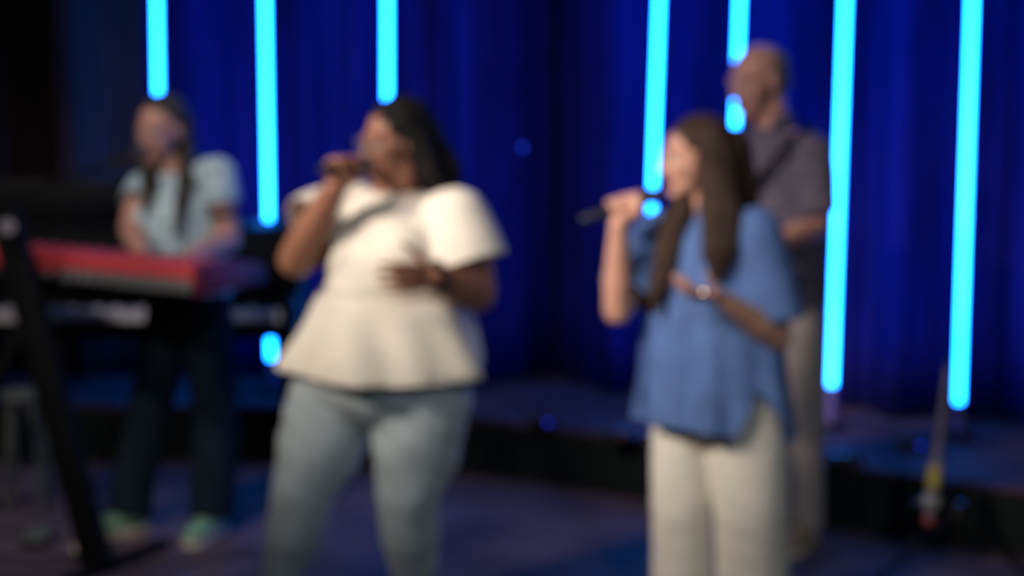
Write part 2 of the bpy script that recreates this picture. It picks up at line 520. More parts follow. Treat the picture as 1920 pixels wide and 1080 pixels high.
def grip_hand(s, c, axis, pal, wrist, R=0.020, k=1.0, flip=1):
    """hand closed round a handle: c grip centre on the axis, pal direction from the axis to the palm"""
    A = axis.normalized()
    pal = (pal - A * pal.dot(A)).normalized()
    W = wrist - c
    tg = A.cross(pal).normalized()                 # tangent round the handle
    if W.dot(tg) > 0: tg = -tg                     # the wrist lies on the -tangent side
    rr = R + 0.0085 * k
    pos = lambda ang, r, z: c + (pal * math.cos(ang) + tg * math.sin(ang)) * r + A * z
    offs = (0.031, 0.0105, -0.0105, -0.031)
    for i in range(4):
        z = offs[i] * k * flip
        kn = pos(math.radians(40), rr + 0.006, z)
        heel = pos(math.radians(-75), rr + 0.018, z * 0.6)
        s.cap(heel, kn, 0.015 * k, 0.012 * k)
        s.cap(wrist, heel, 0.022 * k, 0.016 * k)
        pts = [kn]; rad = [0.0105 * k]
        for ang, rd in ((95, 0.0094), (150, 0.0086), (200, 0.0080), (245, 0.0074)):
            pts.append(pos(math.radians(ang), rr, z)); rad.append(rd * k)
        s.chain(pts, rad, 10)
    z = 0.040 * k * flip
    s.chain([pos(math.radians(-70), rr + 0.014, z * 0.7), pos(math.radians(-105), rr + 0.006, z * 1.05),
             pos(math.radians(-150), rr + 0.002, z * 1.25), pos(math.radians(-190), rr, z * 1.35)],
            [0.0150 * k, 0.0125 * k, 0.0108 * k, 0.0088 * k], 10)

def shoe(root, ankle, D, mats, k=1.0, tip=None):
    """low shoe with sole; ankle above the floor, D points to the toe"""
    D = V((D.x, D.y, 0)).normalized(); X = V((-D.y, D.x, 0))
    a = V((ankle.x, ankle.y, 0))
    o = None
    spec = [(-0.075, 0.026), (-0.068, 0.034), (-0.03, 0.038), (0.04, 0.040), (0.11, 0.047), (0.155, 0.042), (0.185, 0.026), (0.192, 0.010)]
    def prof(z):
        r = [a + D * (f * k) + X * (w_ * k) + V((0, 0, z)) for f, w_ in spec]
        return r + [a + D * (f * k) - X * (w_ * k) + V((0, 0, z)) for f, w_ in reversed(spec)]
    up = S()
    up.ell(a + D * -0.02 * k + V((0, 0, 0.055 * k)), (0.058 * k, 0.038 * k, 0.055 * k), D, X)
    up.ell(a + D * 0.06 * k + V((0, 0, 0.045 * k)), (0.085 * k, 0.042 * k, 0.040 * k), D, X)
    up.ell(a + D * 0.13 * k + V((0, 0, 0.035 * k)), (0.062 * k, 0.044 * k, 0.030 * k), D, X)
    up.cap(a + V((0, 0, 0.05 * k)) - D * 0.01, a + V((0, 0, 0.10 * k)) - D * 0.012, 0.042 * k, 0.042 * k)
    sh = grow('shoe', up, mats[0], root, 0.006, 4)
    so = S(); so.rings([prof(0.0), prof(0.012), prof(0.025)])
    build('sole', so, mats[1], sh)
    lac = S()
    for i in range(4):
        f = 0.03 + i * 0.022
        h = 0.083 - i * 0.007
        lac.tube([a + D * f * k + X * q * 0.024 * k + V((0, 0, (h - abs(q) * 0.012) * k)) for q in (-1, -0.5, 0, 0.5, 1)], 0.0035 * k, 6)
    tag(build('laces', lac, mats[2], sh), kind='stuff')
    return sh

def cloth_noise(co, n, amp, sx=6.0, sz=2.0, seed=0.0):
    return co + n * (amp * noise.noise(V((co.x * sx + seed, co.y * sx, co.z * sz))))

def microphone(head_p, tail_p, label, r=0.0155):
    ax = (tail_p - head_p).normalized()
    t = thing('microphone', tail_p, label, 'microphone', 'handheld microphones')
    L = (tail_p - head_p).length
    P = lambda d: head_p + ax * d
    build('grille', S().ell(P(0.004), (0.0255, 0.0255, 0.027), *basis(ax)), M['grille'], t)
    x, y, d = basis(ax)
    build('band', S().cap(P(0.003), P(0.010), 0.0268, 0.0268, 24, flat=True), M['micband'], t)
    h = build('handle', S().tube([P(0.018), P(0.045), P(0.06), P(L - 0.05), P(L - 0.006), P(L)], [0.0215, 0.0195, r + 0.002, r * 0.95, r * 0.82, r * 0.6], 24), M['micbody'], t)
    build('switch', S().box(P(0.11) + y * (r + 0.0015), 0.004, 0.010, 0.003, x, d, y), M['micband'], h)
    return t, ax

# ------------------------------------------------------------------ singer in the cream blouse
def facing(deg, pitch=0):
    a = math.radians(deg); p = math.radians(pitch)
    return V((-math.sin(a) * math.cos(p), -math.cos(a) * math.cos(p), -math.sin(p)))
UP = V((0, 0, 1))

def singer_cream():
    Y0 = 4.92
    B = lambda px, py, dy=0.0: at(px, py, Y0 + dy)
    base = B(690, 1180); base.z = 0
    R = thing('person', base, 'person in cream peplum blouse and pale jeans singing into a microphone', 'person', 'people performing on stage')
    F = facing(56, 4); bodyF = facing(35); side = V((bodyF.y, -bodyF.x, 0)) * -1   # side = her left
    side = UP.cross(bodyF).normalized()
    hc = B(742, 266, 0.0)
    pelvis = B(716, 715); waist = B(738, 575); chest = B(758, 450); neck = B(742, 362, 0.02)
    shR = B(652, 392, 0.10); shL = B(856, 412, -0.10)
    elR = B(556, 486, -0.06); wrR = B(628, 352, -0.18)
    elL = B(893, 548, -0.14); wrL = B(812, 518, -0.30)
    hipR = B(632, 745, 0.05); hipL = B(795, 745, -0.06)
    knR = B(570, 935, -0.02); knL = B(765, 940, -0.12)
    anR = B(520, 1160, 0.10); anL = B(780, 1165, 0.02)
    anR.z = max(anR.z, 0.09); anL.z = max(anL.z, 0.09)
    # microphone
    mh = B(684, 309, -0.10); mt = B(600, 318, -0.30)
    microphone(mh, mt, 'black microphone held level by the person in the cream blouse')
    ax = (mt - mh).normalized()
    gc = mh + ax * 0.125
    # body
    s = S()
    hd = head(s, hc, F, UP, 1.03)
    s.cap(hc - UP * 0.06 - F * 0.02, neck, 0.062, 0.068)
    s.ell(neck - UP * 0.06, (0.145, 0.09, 0.07), side, bodyF)
    s.ell(chest - UP * 0.02, (0.185, 0.15, 0.17), side, bodyF)
    for q in (-1, 1):
        s.ell(chest + side * 0.085 * q + bodyF * 0.10 - UP * 0.05, (0.085, 0.085, 0.09), side, bodyF)
    s.ell(waist, (0.20, 0.165, 0.17), side, bodyF)
    s.ell(pelvis + UP * 0.02, (0.225, 0.185, 0.16), side, bodyF)
    s.chain([shR, shR.lerp(elR, 0.5), elR, elR.lerp(wrR, 0.35), wrR], [0.078, 0.074, 0.056, 0.057, 0.033])
    s.chain([shL, shL.lerp(elL, 0.5), elL, elL.lerp(wrL, 0.35), wrL], [0.080, 0.076, 0.060, 0.058, 0.034])
    for hp, kn, an in ((hipR, knR, anR), (hipL, knL, anL)):
        s.chain([hp, hp.lerp(kn, 0.5), kn, kn.lerp(an, 0.35), an], [0.125, 0.112, 0.080, 0.078, 0.045])
        s.cap(an, an - UP * 0.05 + bodyF * 0.10, 0.035, 0.025)
    grip_hand(s, gc, ax, -UP * 0.35 + V((0.25, 0.9, 0)), wrR, R=0.0175, flip=-1)
    hand(s, wrL, B(735, 522, -0.42) - wrL, -UP + V((-0.2, 0.4, 0)), UP + V((-0.3, -0.2, 0)), (16, 22, 18), 1.0, thumb=(0.55, 0.85, 0.2))
    grow('body', s, M['skin_deep'], R, 0.0048, 3)
    face_parts(R, hd, 1.03, M['hair_black'], 0.016)
    # glasses
    P, hF, hL, hU = hd
    g = build('glasses', S().cap(P(0.106, -0.010, 0.008), P(0.106, 0.010, 0.008), 0.0025, 0.0025, 8), M['glasses'], R)
    for q in (-1, 1):
        pts = [P(0.104, q * 0.033, 0.0) + hL * (0.026 * math.cos(t)) + hU * (0.022 * math.sin(t)) - hF * (0.012 * abs(math.cos(t)) ** 2 if q * math.cos(t) > 0 else 0)
               for t in (2 * PI * i / 20 for i in range(21))]
        build('rim', S().tube(pts, 0.0022, 6, up=hF), M['glasses'], g)
        build('lens', S().ell(P(0.101, q * 0.033, 0.0), (0.0015, 0.024, 0.020), hF, hL, hU), M['glass'], g)
        build('temple', S().tube([P(0.090, q * 0.060, 0.006), P(0.04, q * 0.076, 0.006), P(-0.012, q * 0.078, 0.004)], 0.002, 6), M['glasses'], g)
    # hair: thick dark curls falling on the back
    h = S()
    h.ell(P(-0.024, 0, 0.048), (0.098, 0.090, 0.086), hF, hL, hU)
    h.ell(P(-0.062, 0.0, -0.005), (0.092, 0.100, 0.095), hF, hL, hU)
    h.ell(P(-0.085, 0.0, -0.070), (0.082, 0.105, 0.085), hF, hL, hU)
    for q in (-1, 1):
        h.chain([P(0.012, q * 0.072, 0.065), P(-0.028, q * 0.085, 0.0), P(-0.045, q * 0.094, -0.07), P(-0.07, q * 0.10, -0.125)], [0.025, 0.034, 0.042, 0.036])
    rnd = random.Random(3)
    for i in range(16):
        a = rnd.uniform(-1, 1)
        f0 = -0.08 - 0.05 * (1 - a * a)
        h.chain([P(f0, a * 0.085, -0.03), P(f0 - 0.03, a * 0.11, -0.09), P(f0 - 0.02 + rnd.uniform(-.02, .02), a * 0.12, -0.130 - rnd.uniform(0, 0.025))], [0.034, 0.030, 0.016])
    def curls(co, n):
        k = 0.007 * noise.noise(co * 38) + 0.004 * noise.noise(co * 80)
        return co + n * k
    facec = P(0.07, 0, -0.03)
    grow('hair', h, M['hair_black'], R, 0.007, 2, disp=curls)
    # jeans
    j = S()
    j.ell(pelvis + UP * 0.015, (0.250, 0.205, 0.165), side, bodyF)
    for hp, kn, an in ((hipR, knR, anR), (hipL, knL, anL)):
        j.chain([hp, hp.lerp(kn, 0.5), kn + UP * 0.03], [0.145, 0.133, 0.097], 18)
        j.chain([kn + UP * 0.03, kn.lerp(an, 0.32), an.lerp(kn, 0.12)], [0.097, 0.094, 0.058], 18)
        j.tube([an.lerp(kn, 0.2), an - UP * 0.015], [0.060, 0.058], 18)
    def jfold(co, n):
        wv = 0
        for kn in (knR, knL):
            d = abs(co.z - kn.z)
            wv += 0.0007 * math.exp(-(d / 0.07) ** 2) * math.sin(co.z * 95 + co.x * 45)
        wv += 0.003 * math.exp(-((co.z - hipR.z + 0.05) / 0.08) ** 2) * math.sin((co.z * 60 + co.x * 40))
        return co + n * (wv + 0.006 * noise.noise(co * 9))
    tr = grow('jeans', j, M['jeans'], R, 0.008, 6, disp=jfold)
    # blouse: yoke with short sleeves, gathered peplum
    b = S()
    seam = B(738, 545)
    bust = B(755, 470)
    hem = B(722, 676)
    b.loft([(neck + UP * 0.005, side * 0.085, bodyF * 0.080), (neck - UP * 0.03, side * 0.175, bodyF * 0.125), (B(758, 405), side * 0.205, bodyF * 0.155),
            (bust, side * 0.225, bodyF * 0.205), (seam, side * 0.225, bodyF * 0.200),
            (B(732, 600), side * 0.258, bodyF * 0.222), (hem, side * 0.318, bodyF * 0.258), (B(719, 693), side * 0.322, bodyF * 0.262)], 36)
    for q in (-1, 1):
        b.ell(bust + side * 0.09 * q + bodyF * 0.115, (0.10, 0.10, 0.105), side, bodyF)
    cR = shR.lerp(elR, 0.50) - V((0.02, 0, 0)); cL = shL.lerp(elL, 0.62)
    b.cap(shR + side * 0.03, shR, 0.090, 0.095); b.tube([shR, shR.lerp(cR, 0.5), cR], [0.098, 0.118, 0.130], 20)
    b.cap(shL - side * 0.03, shL, 0.092, 0.098); b.tube([shL, shL.lerp(cL, 0.5), cL], [0.100, 0.114, 0.122], 20)
    dR = (cR - shR).normalized(); dL = (cL - shL).normalized()
    axc = B(735, 620)
    hz = B(719, 693).z
    def bfold(co, n):
        v2 = co - axc
        th = math.atan2(v2.dot(bodyF), v2.dot(side))
        t = max(0, min(1, (seam.z - co.z) / (seam.z - hz)))
        far = v2.to_2d().length
        a = 0.0
        if far < 0.45 and co.z < seam.z + 0.04:
            a = (0.004 + 0.030 * t) * (math.sin(th * 5 + 0.9 * math.sin(th * 3) + 1.2 * t) * 0.8 + 0.35 * math.sin(th * 9 + 1.1 + t * 1.8))
            a -= 0.004 * math.exp(-((co.z - seam.z) / 0.016) ** 2)
        a += 0.008 * noise.noise(V((co.x * 7, co.y * 7, co.z * 5 + co.x * 6)))
        return co + V((n.x, n.y, n.z * 0.3)) * a
    def bcut(co, n):
        if co.z < hz + 0.012 and n.z < -0.6: return True
        if (co - cR).dot(dR) > -0.010 and n.dot(dR) > 0.6 and (co - cR).length < 0.16: return True
        if (co - cL).dot(dL) > -0.010 and n.dot(dL) > 0.6 and (co - cL).length < 0.16: return True
        return False
    grow('blouse', b, M['blouse'], R, 0.008, 5, disp=bfold, cut=bcut, thick=0.004)
    # watch
    d = (wrL - elL).normalized()
    wp = wrL - d * 0.022
    x, y, _ = basis(d)
    wt = build('watch_strap', S().tube([wp - d * 0.011, wp + d * 0.011], 0.0405, 24), M['strap'], R)
    build('watch_face', S().cap(wp + UP * 0.034 - V((0, 0.02, 0)), wp + UP * 0.044 - V((0, 0.026, 0)), 0.019, 0.018, 20, flat=True), M['blackplastic'], wt)
    for an in (anR, anL):
        shoe(R, an, bodyF, (M['shoe_white'], M['shoe_white'], M['shoe_white']), 1.0)
singer_cream()

# ------------------------------------------------------------------ singer in the blue tunic
def singer_blue():
    Y0 = 4.98
    B = lambda px, py, dy=0.0: at(px, py, Y0 + dy)
    base = B(1345, 1180); base.z = 0
    R = thing('person', base, 'person with long brown hair in blue tunic and cream trousers singing', 'person', 'people performing on stage')
    F = facing(76, 5); bodyF = facing(42); side = UP.cross(bodyF).normalized()
    hc = B(1303, 296)
    neck = B(1318, 402, 0.02); chest = B(1338, 490); waist = B(1345, 610); pelvis = B(1345, 720)
    shR = B(1243, 432, 0.10); shL = B(1418, 432, -0.11)
    elR = B(1158, 582, -0.03); wrR = B(1160, 420, -0.13)
    elL = B(1456, 632, -0.15); wrL = B(1357, 563, -0.30)
    hipR = B(1285, 745, 0.05); hipL = B(1405, 745, -0.05)
    knR = B(1276, 950, 0.02); knL = B(1408, 955, -0.06)
    anR = B(1278, 1160, 0.05); anL = B(1412, 1168, -0.02)
    anR.z = 0.09; anL.z = 0.09
    mh = B(1226, 367, -0.05); mt = B(1090, 412, -0.10)
    microphone(mh, mt, 'black microphone tilted up to the lips of the person in blue')
    ax = (mt - mh).normalized()
    gc = mh + ax * 0.105
    s = S()
    hd = head(s, hc, F, UP, 1.02)
    s.cap(hc - UP * 0.06 - F * 0.025, neck, 0.050, 0.054)
    s.ell(neck - UP * 0.045, (0.135, 0.075, 0.055), side, bodyF)
    s.ell(chest, (0.145, 0.105, 0.15), side, bodyF)
    for q in (-1, 1):
        s.ell(chest + side * 0.065 * q + bodyF * 0.07 - UP * 0.03, (0.06, 0.055, 0.065), side, bodyF)
    s.ell(waist, (0.135, 0.10, 0.16), side, bodyF)
    s.ell(pelvis, (0.165, 0.125, 0.13), side, bodyF)
    s.chain([shR, shR.lerp(elR, 0.5), elR, elR.lerp(wrR, 0.35), wrR], [0.055, 0.050, 0.044, 0.044, 0.027])
    s.chain([shL, shL.lerp(elL, 0.5), elL, elL.lerp(wrL, 0.35), wrL], [0.055, 0.050, 0.044, 0.044, 0.028])
    for hp, kn, an in ((hipR, knR, anR), (hipL, knL, anL)):
        s.chain([hp, hp.lerp(kn, 0.5), kn, kn.lerp(an, 0.35), an], [0.085, 0.075, 0.055, 0.052, 0.036])
        s.cap(an, an - UP * 0.05 + bodyF * 0.10, 0.033, 0.024)
    grip_hand(s, gc, ax, V((0.35, 0.55, -0.75)), wrR, R=0.0175, flip=-1)
    fj = hand(s, wrL, B(1270, 545, -0.36) - wrL, UP + V((-0.1, -0.35, 0)), V((0.1, -1, 0.35)), (10, 18, 16), 0.98, thumb=(0.75, 0.5, 0.45))
    grow('body', s, M['skin_fair'], R, 0.0048, 3)
    face_parts(R, hd, 1.02, M['hair_brown'], 0.008)
    P, hF, hL, hU = hd
    # ring on the open hand
    rp = fj[0][0].lerp(fj[0][1], 0.15)
    xx, yy, dd = basis(fj[0][1] - fj[0][0])
    rg = build('ring', S().tube([rp + xx * 0.0108 * math.cos(t) + yy * 0.0108 * math.sin(t) for t in (2 * PI * i / 18 for i in range(19))], 0.0030, 8, up=dd), M['gold'], R)
    gd = ((V((1.6, -1.8, 4.4)) - rp).normalized() + (V((0, 0, CAM_H)) - rp).normalized()).normalized()
    build('glint_plate', S().cap(rp + gd * 0.010, rp + gd * 0.0165, 0.0036, 0.0030, 20, flat=True), M['gold'], rg)  # added plate, tilted between fill spot and camera to make a glint
    # hair
    h = S()
    h.ell(P(-0.026, 0, 0.054), (0.098, 0.085, 0.078), hF, hL, hU)
    h.ell(P(-0.055, 0, -0.03), (0.076, 0.088, 0.11), hF, hL, hU)
    def sheet(spec):
        h.loft([(B(px, py, dy), V((hw, 0.3 * hw, 0)), V((-0.3 * dp, dp, 0))) for px, py, dy, hw, dp in spec], 20)
    # back of the hair over the shoulders
    sheet([(1362, 240, 0.03, 0.050, 0.07), (1370, 300, 0.03, 0.062, 0.08), (1376, 360, 0.03, 0.066, 0.085), (1378, 410, 0.04, 0.068, 0.07), (1376, 470, 0.06, 0.06, 0.05), (1372, 540, 0.07, 0.03, 0.03)])
    # smooth fall beside the face and over her left shoulder
    sheet([(1332, 228, -0.055, 0.035, 0.035), (1340, 270, -0.075, 0.050, 0.040), (1345, 320, -0.085, 0.056, 0.040), (1349, 370, -0.11, 0.060, 0.040),
           (1350, 420, -0.15, 0.060, 0.034), (1350, 470, -0.18, 0.052, 0.030), (1348, 510, -0.19, 0.034, 0.020), (1346, 530, -0.195, 0.012, 0.010)])
    # fall in front of her right shoulder
    sheet([(1290, 350, 0.03, 0.040, 0.040), (1270, 400, -0.02, 0.040, 0.034), (1256, 450, -0.07, 0.038, 0.030), (1246, 500, -0.10, 0.036, 0.028),
           (1234, 550, -0.115, 0.028, 0.020), (1226, 588, -0.12, 0.010, 0.008)])
    def strands(co, n):
        a = math.atan2(co.y - hc.y, co.x - hc.x)
        return co + V((n.x, n.y, n.z * 0.2)) * (0.0035 * math.sin(a * 60 + 6 * noise.noise(co * 5)) + 0.006 * noise.noise(V((co.x * 22, co.y * 22, co.z * 4))))
    grow('hair', h, M['hair_brown'], R, 0.006, 5, disp=strands)
    # trousers
    j = S()
    j.ell(pelvis + UP * 0.01, (0.185, 0.145, 0.14), side, bodyF)
    j.chain([hipR, hipR.lerp(knR, 0.5), knR], [0.100, 0.098, 0.092], 18); j.tube([knR, knR.lerp(anR, 0.5), anR - UP * 0.03], [0.092, 0.092, 0.095], 18)
    j.chain([hipL, hipL.lerp(knL, 0.5), knL], [0.120, 0.118, 0.114], 18); j.tube([knL, knL.lerp(anL, 0.5), anL - UP * 0.03], [0.114, 0.113, 0.114], 18)
    def jfold(co, n):
        wv = 0.007 * noise.noise(V((co.x * 9, co.y * 9, co.z * 2.5))) + 0.0012 * math.exp(-((co.z - knR.z) / 0.08) ** 2) * math.sin(co.z * 70 + co.x * 30)
        return co + n * wv
    grow('trousers', j, M['pants_white'], R, 0.008, 6, disp=jfold)
    # tunic with elbow sleeves and a side slit
    b = S()
    hem = B(1342, 796)
    b.loft([(neck + UP * 0.0, side * 0.070, bodyF * 0.062), (neck - UP * 0.035, side * 0.125, bodyF * 0.085), (B(1333, 450), side * 0.172, bodyF * 0.125),
            (B(1330, 520), side * 0.205, bodyF * 0.160), (B(1335, 610), side * 0.222, bodyF * 0.172), (B(1341, 700), side * 0.236, bodyF * 0.185),
            (hem, side * 0.262, bodyF * 0.205), (B(1342, 806), side * 0.264, bodyF * 0.206)], 36)
    cR = shR.lerp(elR, 0.80); cL = shL.lerp(elL, 0.86)
    b.cap(shR + side * 0.03, shR, 0.066, 0.070); b.tube([shR, shR.lerp(cR, 0.5), cR], [0.076, 0.092, 0.096], 20)
    b.cap(shL - side * 0.03, shL, 0.068, 0.074); b.tube([shL, shL.lerp(cL, 0.5), cL], [0.076, 0.090, 0.096], 20)
    dR = (cR - shR).normalized(); dL = (cL - shL).normalized()
    hz = B(1342, 806).z; tz = B(1344, 560).z
    slit_top = B(1440, 712).z
    def tfold(co, n):
        v2 = co - B(1343, 650)
        th = math.atan2(v2.dot(bodyF), v2.dot(side))
        t = max(0, min(1, (tz - co.z) / (tz - hz)))
        a = 0.0
        if co.z < tz + 0.1:
            a = (0.003 + 0.017 * t) * (math.sin(th * 7 + 0.8) * 0.7 + 0.5 * math.sin(th * 12 + 0.4 + t))
        a += 0.007 * noise.noise(V((co.x * 8, co.y * 8, co.z * 5)))
        o = co + V((n.x, n.y, n.z * 0.3)) * a
        if co.z < tz:                                   # the front panel hangs a little shorter than the back one
            o.z -= 0.035 * t * max(-1, min(1, -v2.dot(bodyF) / 0.2))
        return o
    def tcut(co, n):
        if n.z < -0.7 and co.z < hz + 0.06: return True
        if (co - cR).dot(dR) > -0.010 and n.dot(dR) > 0.6 and (co - cR).length < 0.12: return True
        if (co - cL).dot(dL) > -0.010 and n.dot(dL) > 0.6 and (co - cL).length < 0.13: return True
        if co.z < slit_top:
            v2 = co - B(1343, 650)
            th = math.atan2(v2.dot(bodyF), v2.dot(side))   # 0 = her left side
            wd = 0.50 * (slit_top - co.z) / (slit_top - hz)
            if abs(th - 0.35) < wd * 0.75 + 0.02: return True
            if abs(abs(th) - PI) < wd * 0.3 + 0.015: return True
        return False
    tn = grow('tunic', b, M['tunic'], R, 0.007, 4, disp=tfold, cut=tcut, thick=0.004)
    # collar
    col = []
    for i in range(21):
        t = PI * 0.5 + 0.35 + (2 * PI - 0.7) * i / 20
        col.append(neck + UP * (0.012 + 0.018 * (0.5 - 0.5 * math.sin(t))) + side * (0.072 * math.cos(t)) + bodyF * (0.066 * math.sin(t)))
    build('collar', S().tube(col, 0.006, 8, ry=0.020), M['tunic'], R)
    for an in (anR, anL):
        shoe(R, an, bodyF, (M['shoe_white'], M['shoe_white'], M['shoe_white']), 0.95)
singer_blue()

# ------------------------------------------------------------------ man in grey behind
def man_grey():
    Y0 = 5.82
    B = lambda px, py, dy=0.0: at(px, py, Y0 + dy)
    base = B(1450, 1030); base.z = 0
    R = thing('person', base, 'balding person in grey shirt with black shoulder strap, looking down', 'person', 'people performing on stage')
    F = facing(58, 14); bodyF = facing(30); side = UP.cross(bodyF).normalized()
    hc = B(1421, 152)
    neck = B(1445, 238, 0.03); chest = B(1447, 350); waist = B(1448, 460); pelvis = B(1450, 545)
    shR = B(1352, 290, 0.09); shL = B(1520, 290, -0.09)
    elR = B(1345, 430, 0.05); wrR = B(1388, 470, -0.20)
    elL = B(1528, 428, -0.10); wrL = B(1440, 462, -0.30)
    hipR = B(1405, 580, 0.04); hipL = B(1490, 580, -0.04)
    knR = B(1408, 790, 0.02); knL = B(1502, 790, -0.06)
    anR = B(1402, 990, 0.05); anL = B(1507, 1000, 0.0)
    anR.z = 0.09; anL.z = 0.09
    s = S()
    hd = head(s, hc, F, UP - V((0, 0.05, 0)), 1.10)
    P, hF, hL, hU = hd
    s.cap(P(-0.03, 0, -0.06), neck, 0.062, 0.066)
    s.ell(neck - UP * 0.055, (0.17, 0.09, 0.06), side, bodyF)
    s.ell(chest, (0.185, 0.125, 0.19), side, bodyF)
    s.ell(waist, (0.17, 0.125, 0.16), side, bodyF)
    s.ell(pelvis, (0.175, 0.125, 0.13), side, bodyF)
    s.chain([shR, shR.lerp(elR, 0.5), elR, elR.lerp(wrR, 0.35), wrR], [0.066, 0.056, 0.046, 0.046, 0.030])
    s.chain([shL, shL.lerp(elL, 0.5), elL, elL.lerp(wrL, 0.35), wrL], [0.066, 0.056, 0.046, 0.046, 0.030])
    for hp, kn, an in ((hipR, knR, anR), (hipL, knL, anL)):
        s.chain([hp, hp.lerp(kn, 0.5), kn, kn.lerp(an, 0.35), an], [0.088, 0.080, 0.060, 0.058, 0.038])
        s.cap(an, an - UP * 0.05 + bodyF * 0.10, 0.035, 0.026)
    hand(s, wrL, (wrL - elL) + V((-0.05, -0.02, -0.02)), V((0, 0.5, -1)), V((-0.2, -0.8, 0.4)), (25, 35, 25), 1.05)
    hand(s, wrR, (wrR - elR) + V((0.06, -0.02, 0.0)), V((0, 0.5, -1)), V((0.2, -0.5, 0.6)), (25, 35, 25), 1.05)
    grow('body', s, M['skin_rosy'], R, 0.0055, 3)
    face_parts(R, hd, 1.10, M['hair_grey'], 0.001)
    # short hair at the back and sides
    h = S()
    k = 1.10
    h.ell(P(-0.034, 0, 0.028), (0.084 * k, 0.078 * k, 0.076 * k), hF, hL, hU)
    h.ell(P(-0.050, 0, -0.015), (0.062 * k, 0.072 * k, 0.055 * k), hF, hL, hU)
    grow('hair', h, M['hair_grey'], R, 0.006, 2, disp=lambda co, n: co + n * 0.003 * noise.noise(co * 70),
         cut=lambda co, n: (co - P(0, 0, 0)).dot(hF) > 0.012 * k)
    # trousers
    j = S()
    j.ell(pelvis, (0.190, 0.145, 0.14), side, bodyF)
    for hp, kn, an in ((hipR, knR, anR), (hipL, knL, anL)):
        j.chain([hp, hp.lerp(kn, 0.5), kn], [0.102, 0.095, 0.082], 18); j.tube([kn, kn.lerp(an, 0.5), an - UP * 0.03], [0.082, 0.076, 0.070], 18)
    grow('trousers', j, M['khaki'], R, 0.009, 6, disp=lambda co, n: cloth_noise(co, n, 0.010, 9, 4))
    # shirt
    b = S()
    hem = B(1450, 560)
    b.loft([(neck, side * 0.078, bodyF * 0.072), (neck - UP * 0.04, side * 0.155, bodyF * 0.100), (B(1446, 320), side * 0.205, bodyF * 0.145),
            (B(1447, 400), side * 0.200, bodyF * 0.155), (B(1448, 480), side * 0.196, bodyF * 0.155), (hem, side * 0.205, bodyF * 0.160)], 36)
    cR = shR.lerp(elR, 0.78); cL = shL.lerp(elL, 0.78)
    b.cap(shR + side * 0.03, shR, 0.080, 0.080); b.tube([shR, shR.lerp(cR, 0.5), cR], [0.082, 0.084, 0.085], 20)
    b.cap(shL - side * 0.03, shL, 0.080, 0.080); b.tube([shL, shL.lerp(cL, 0.5), cL], [0.082, 0.084, 0.085], 20)
    dR = (cR - shR).normalized(); dL = (cL - shL).normalized()
    def scut(co, n):
        if n.z < -0.7 and co.z < hem.z + 0.05: return True
        for c, d in ((cR, dR), (cL, dL)):
            if (co - c).dot(d) > -0.010 and n.dot(d) > 0.6 and (co - c).length < 0.11: return True
        return False
    grow('shirt', b, M['shirt_man'], R, 0.008, 4, disp=lambda co, n: cloth_noise(co, n, 0.012, 8, 6), cut=scut, thick=0.004)
    build('collar', S().tube([neck + UP * 0.02 + side * (0.080 * math.cos(t)) + bodyF * (0.076 * math.sin(t)) for t in (PI / 2 + 0.4 + (2 * PI - 0.8) * i / 20 for i in range(21))], 0.006, 8, ry=0.024), M['shirt_man'], R)
    # strap from the left shoulder across the chest and round the back
    c0 = B(1447, 345)
    loop = []
    u = (side * 0.54 + UP * 0.84).normalized()
    for i in range(49):
        t = 2 * PI * i / 48
        p = c0 + u * (0.222 * math.cos(t)) + bodyF * (0.178 * math.sin(t))
        loop.append(p)
    build('shoulder_strap', S().tube(loop, 0.030, 12, up=u.cross(bodyF), ry=0.005), M['strap'], R)
    for an in (anR, anL):
        shoe(R, an, bodyF, (M['shoe_tan'], M['shoe_cream'], M['shoe_cream']), 1.08)
man_grey()

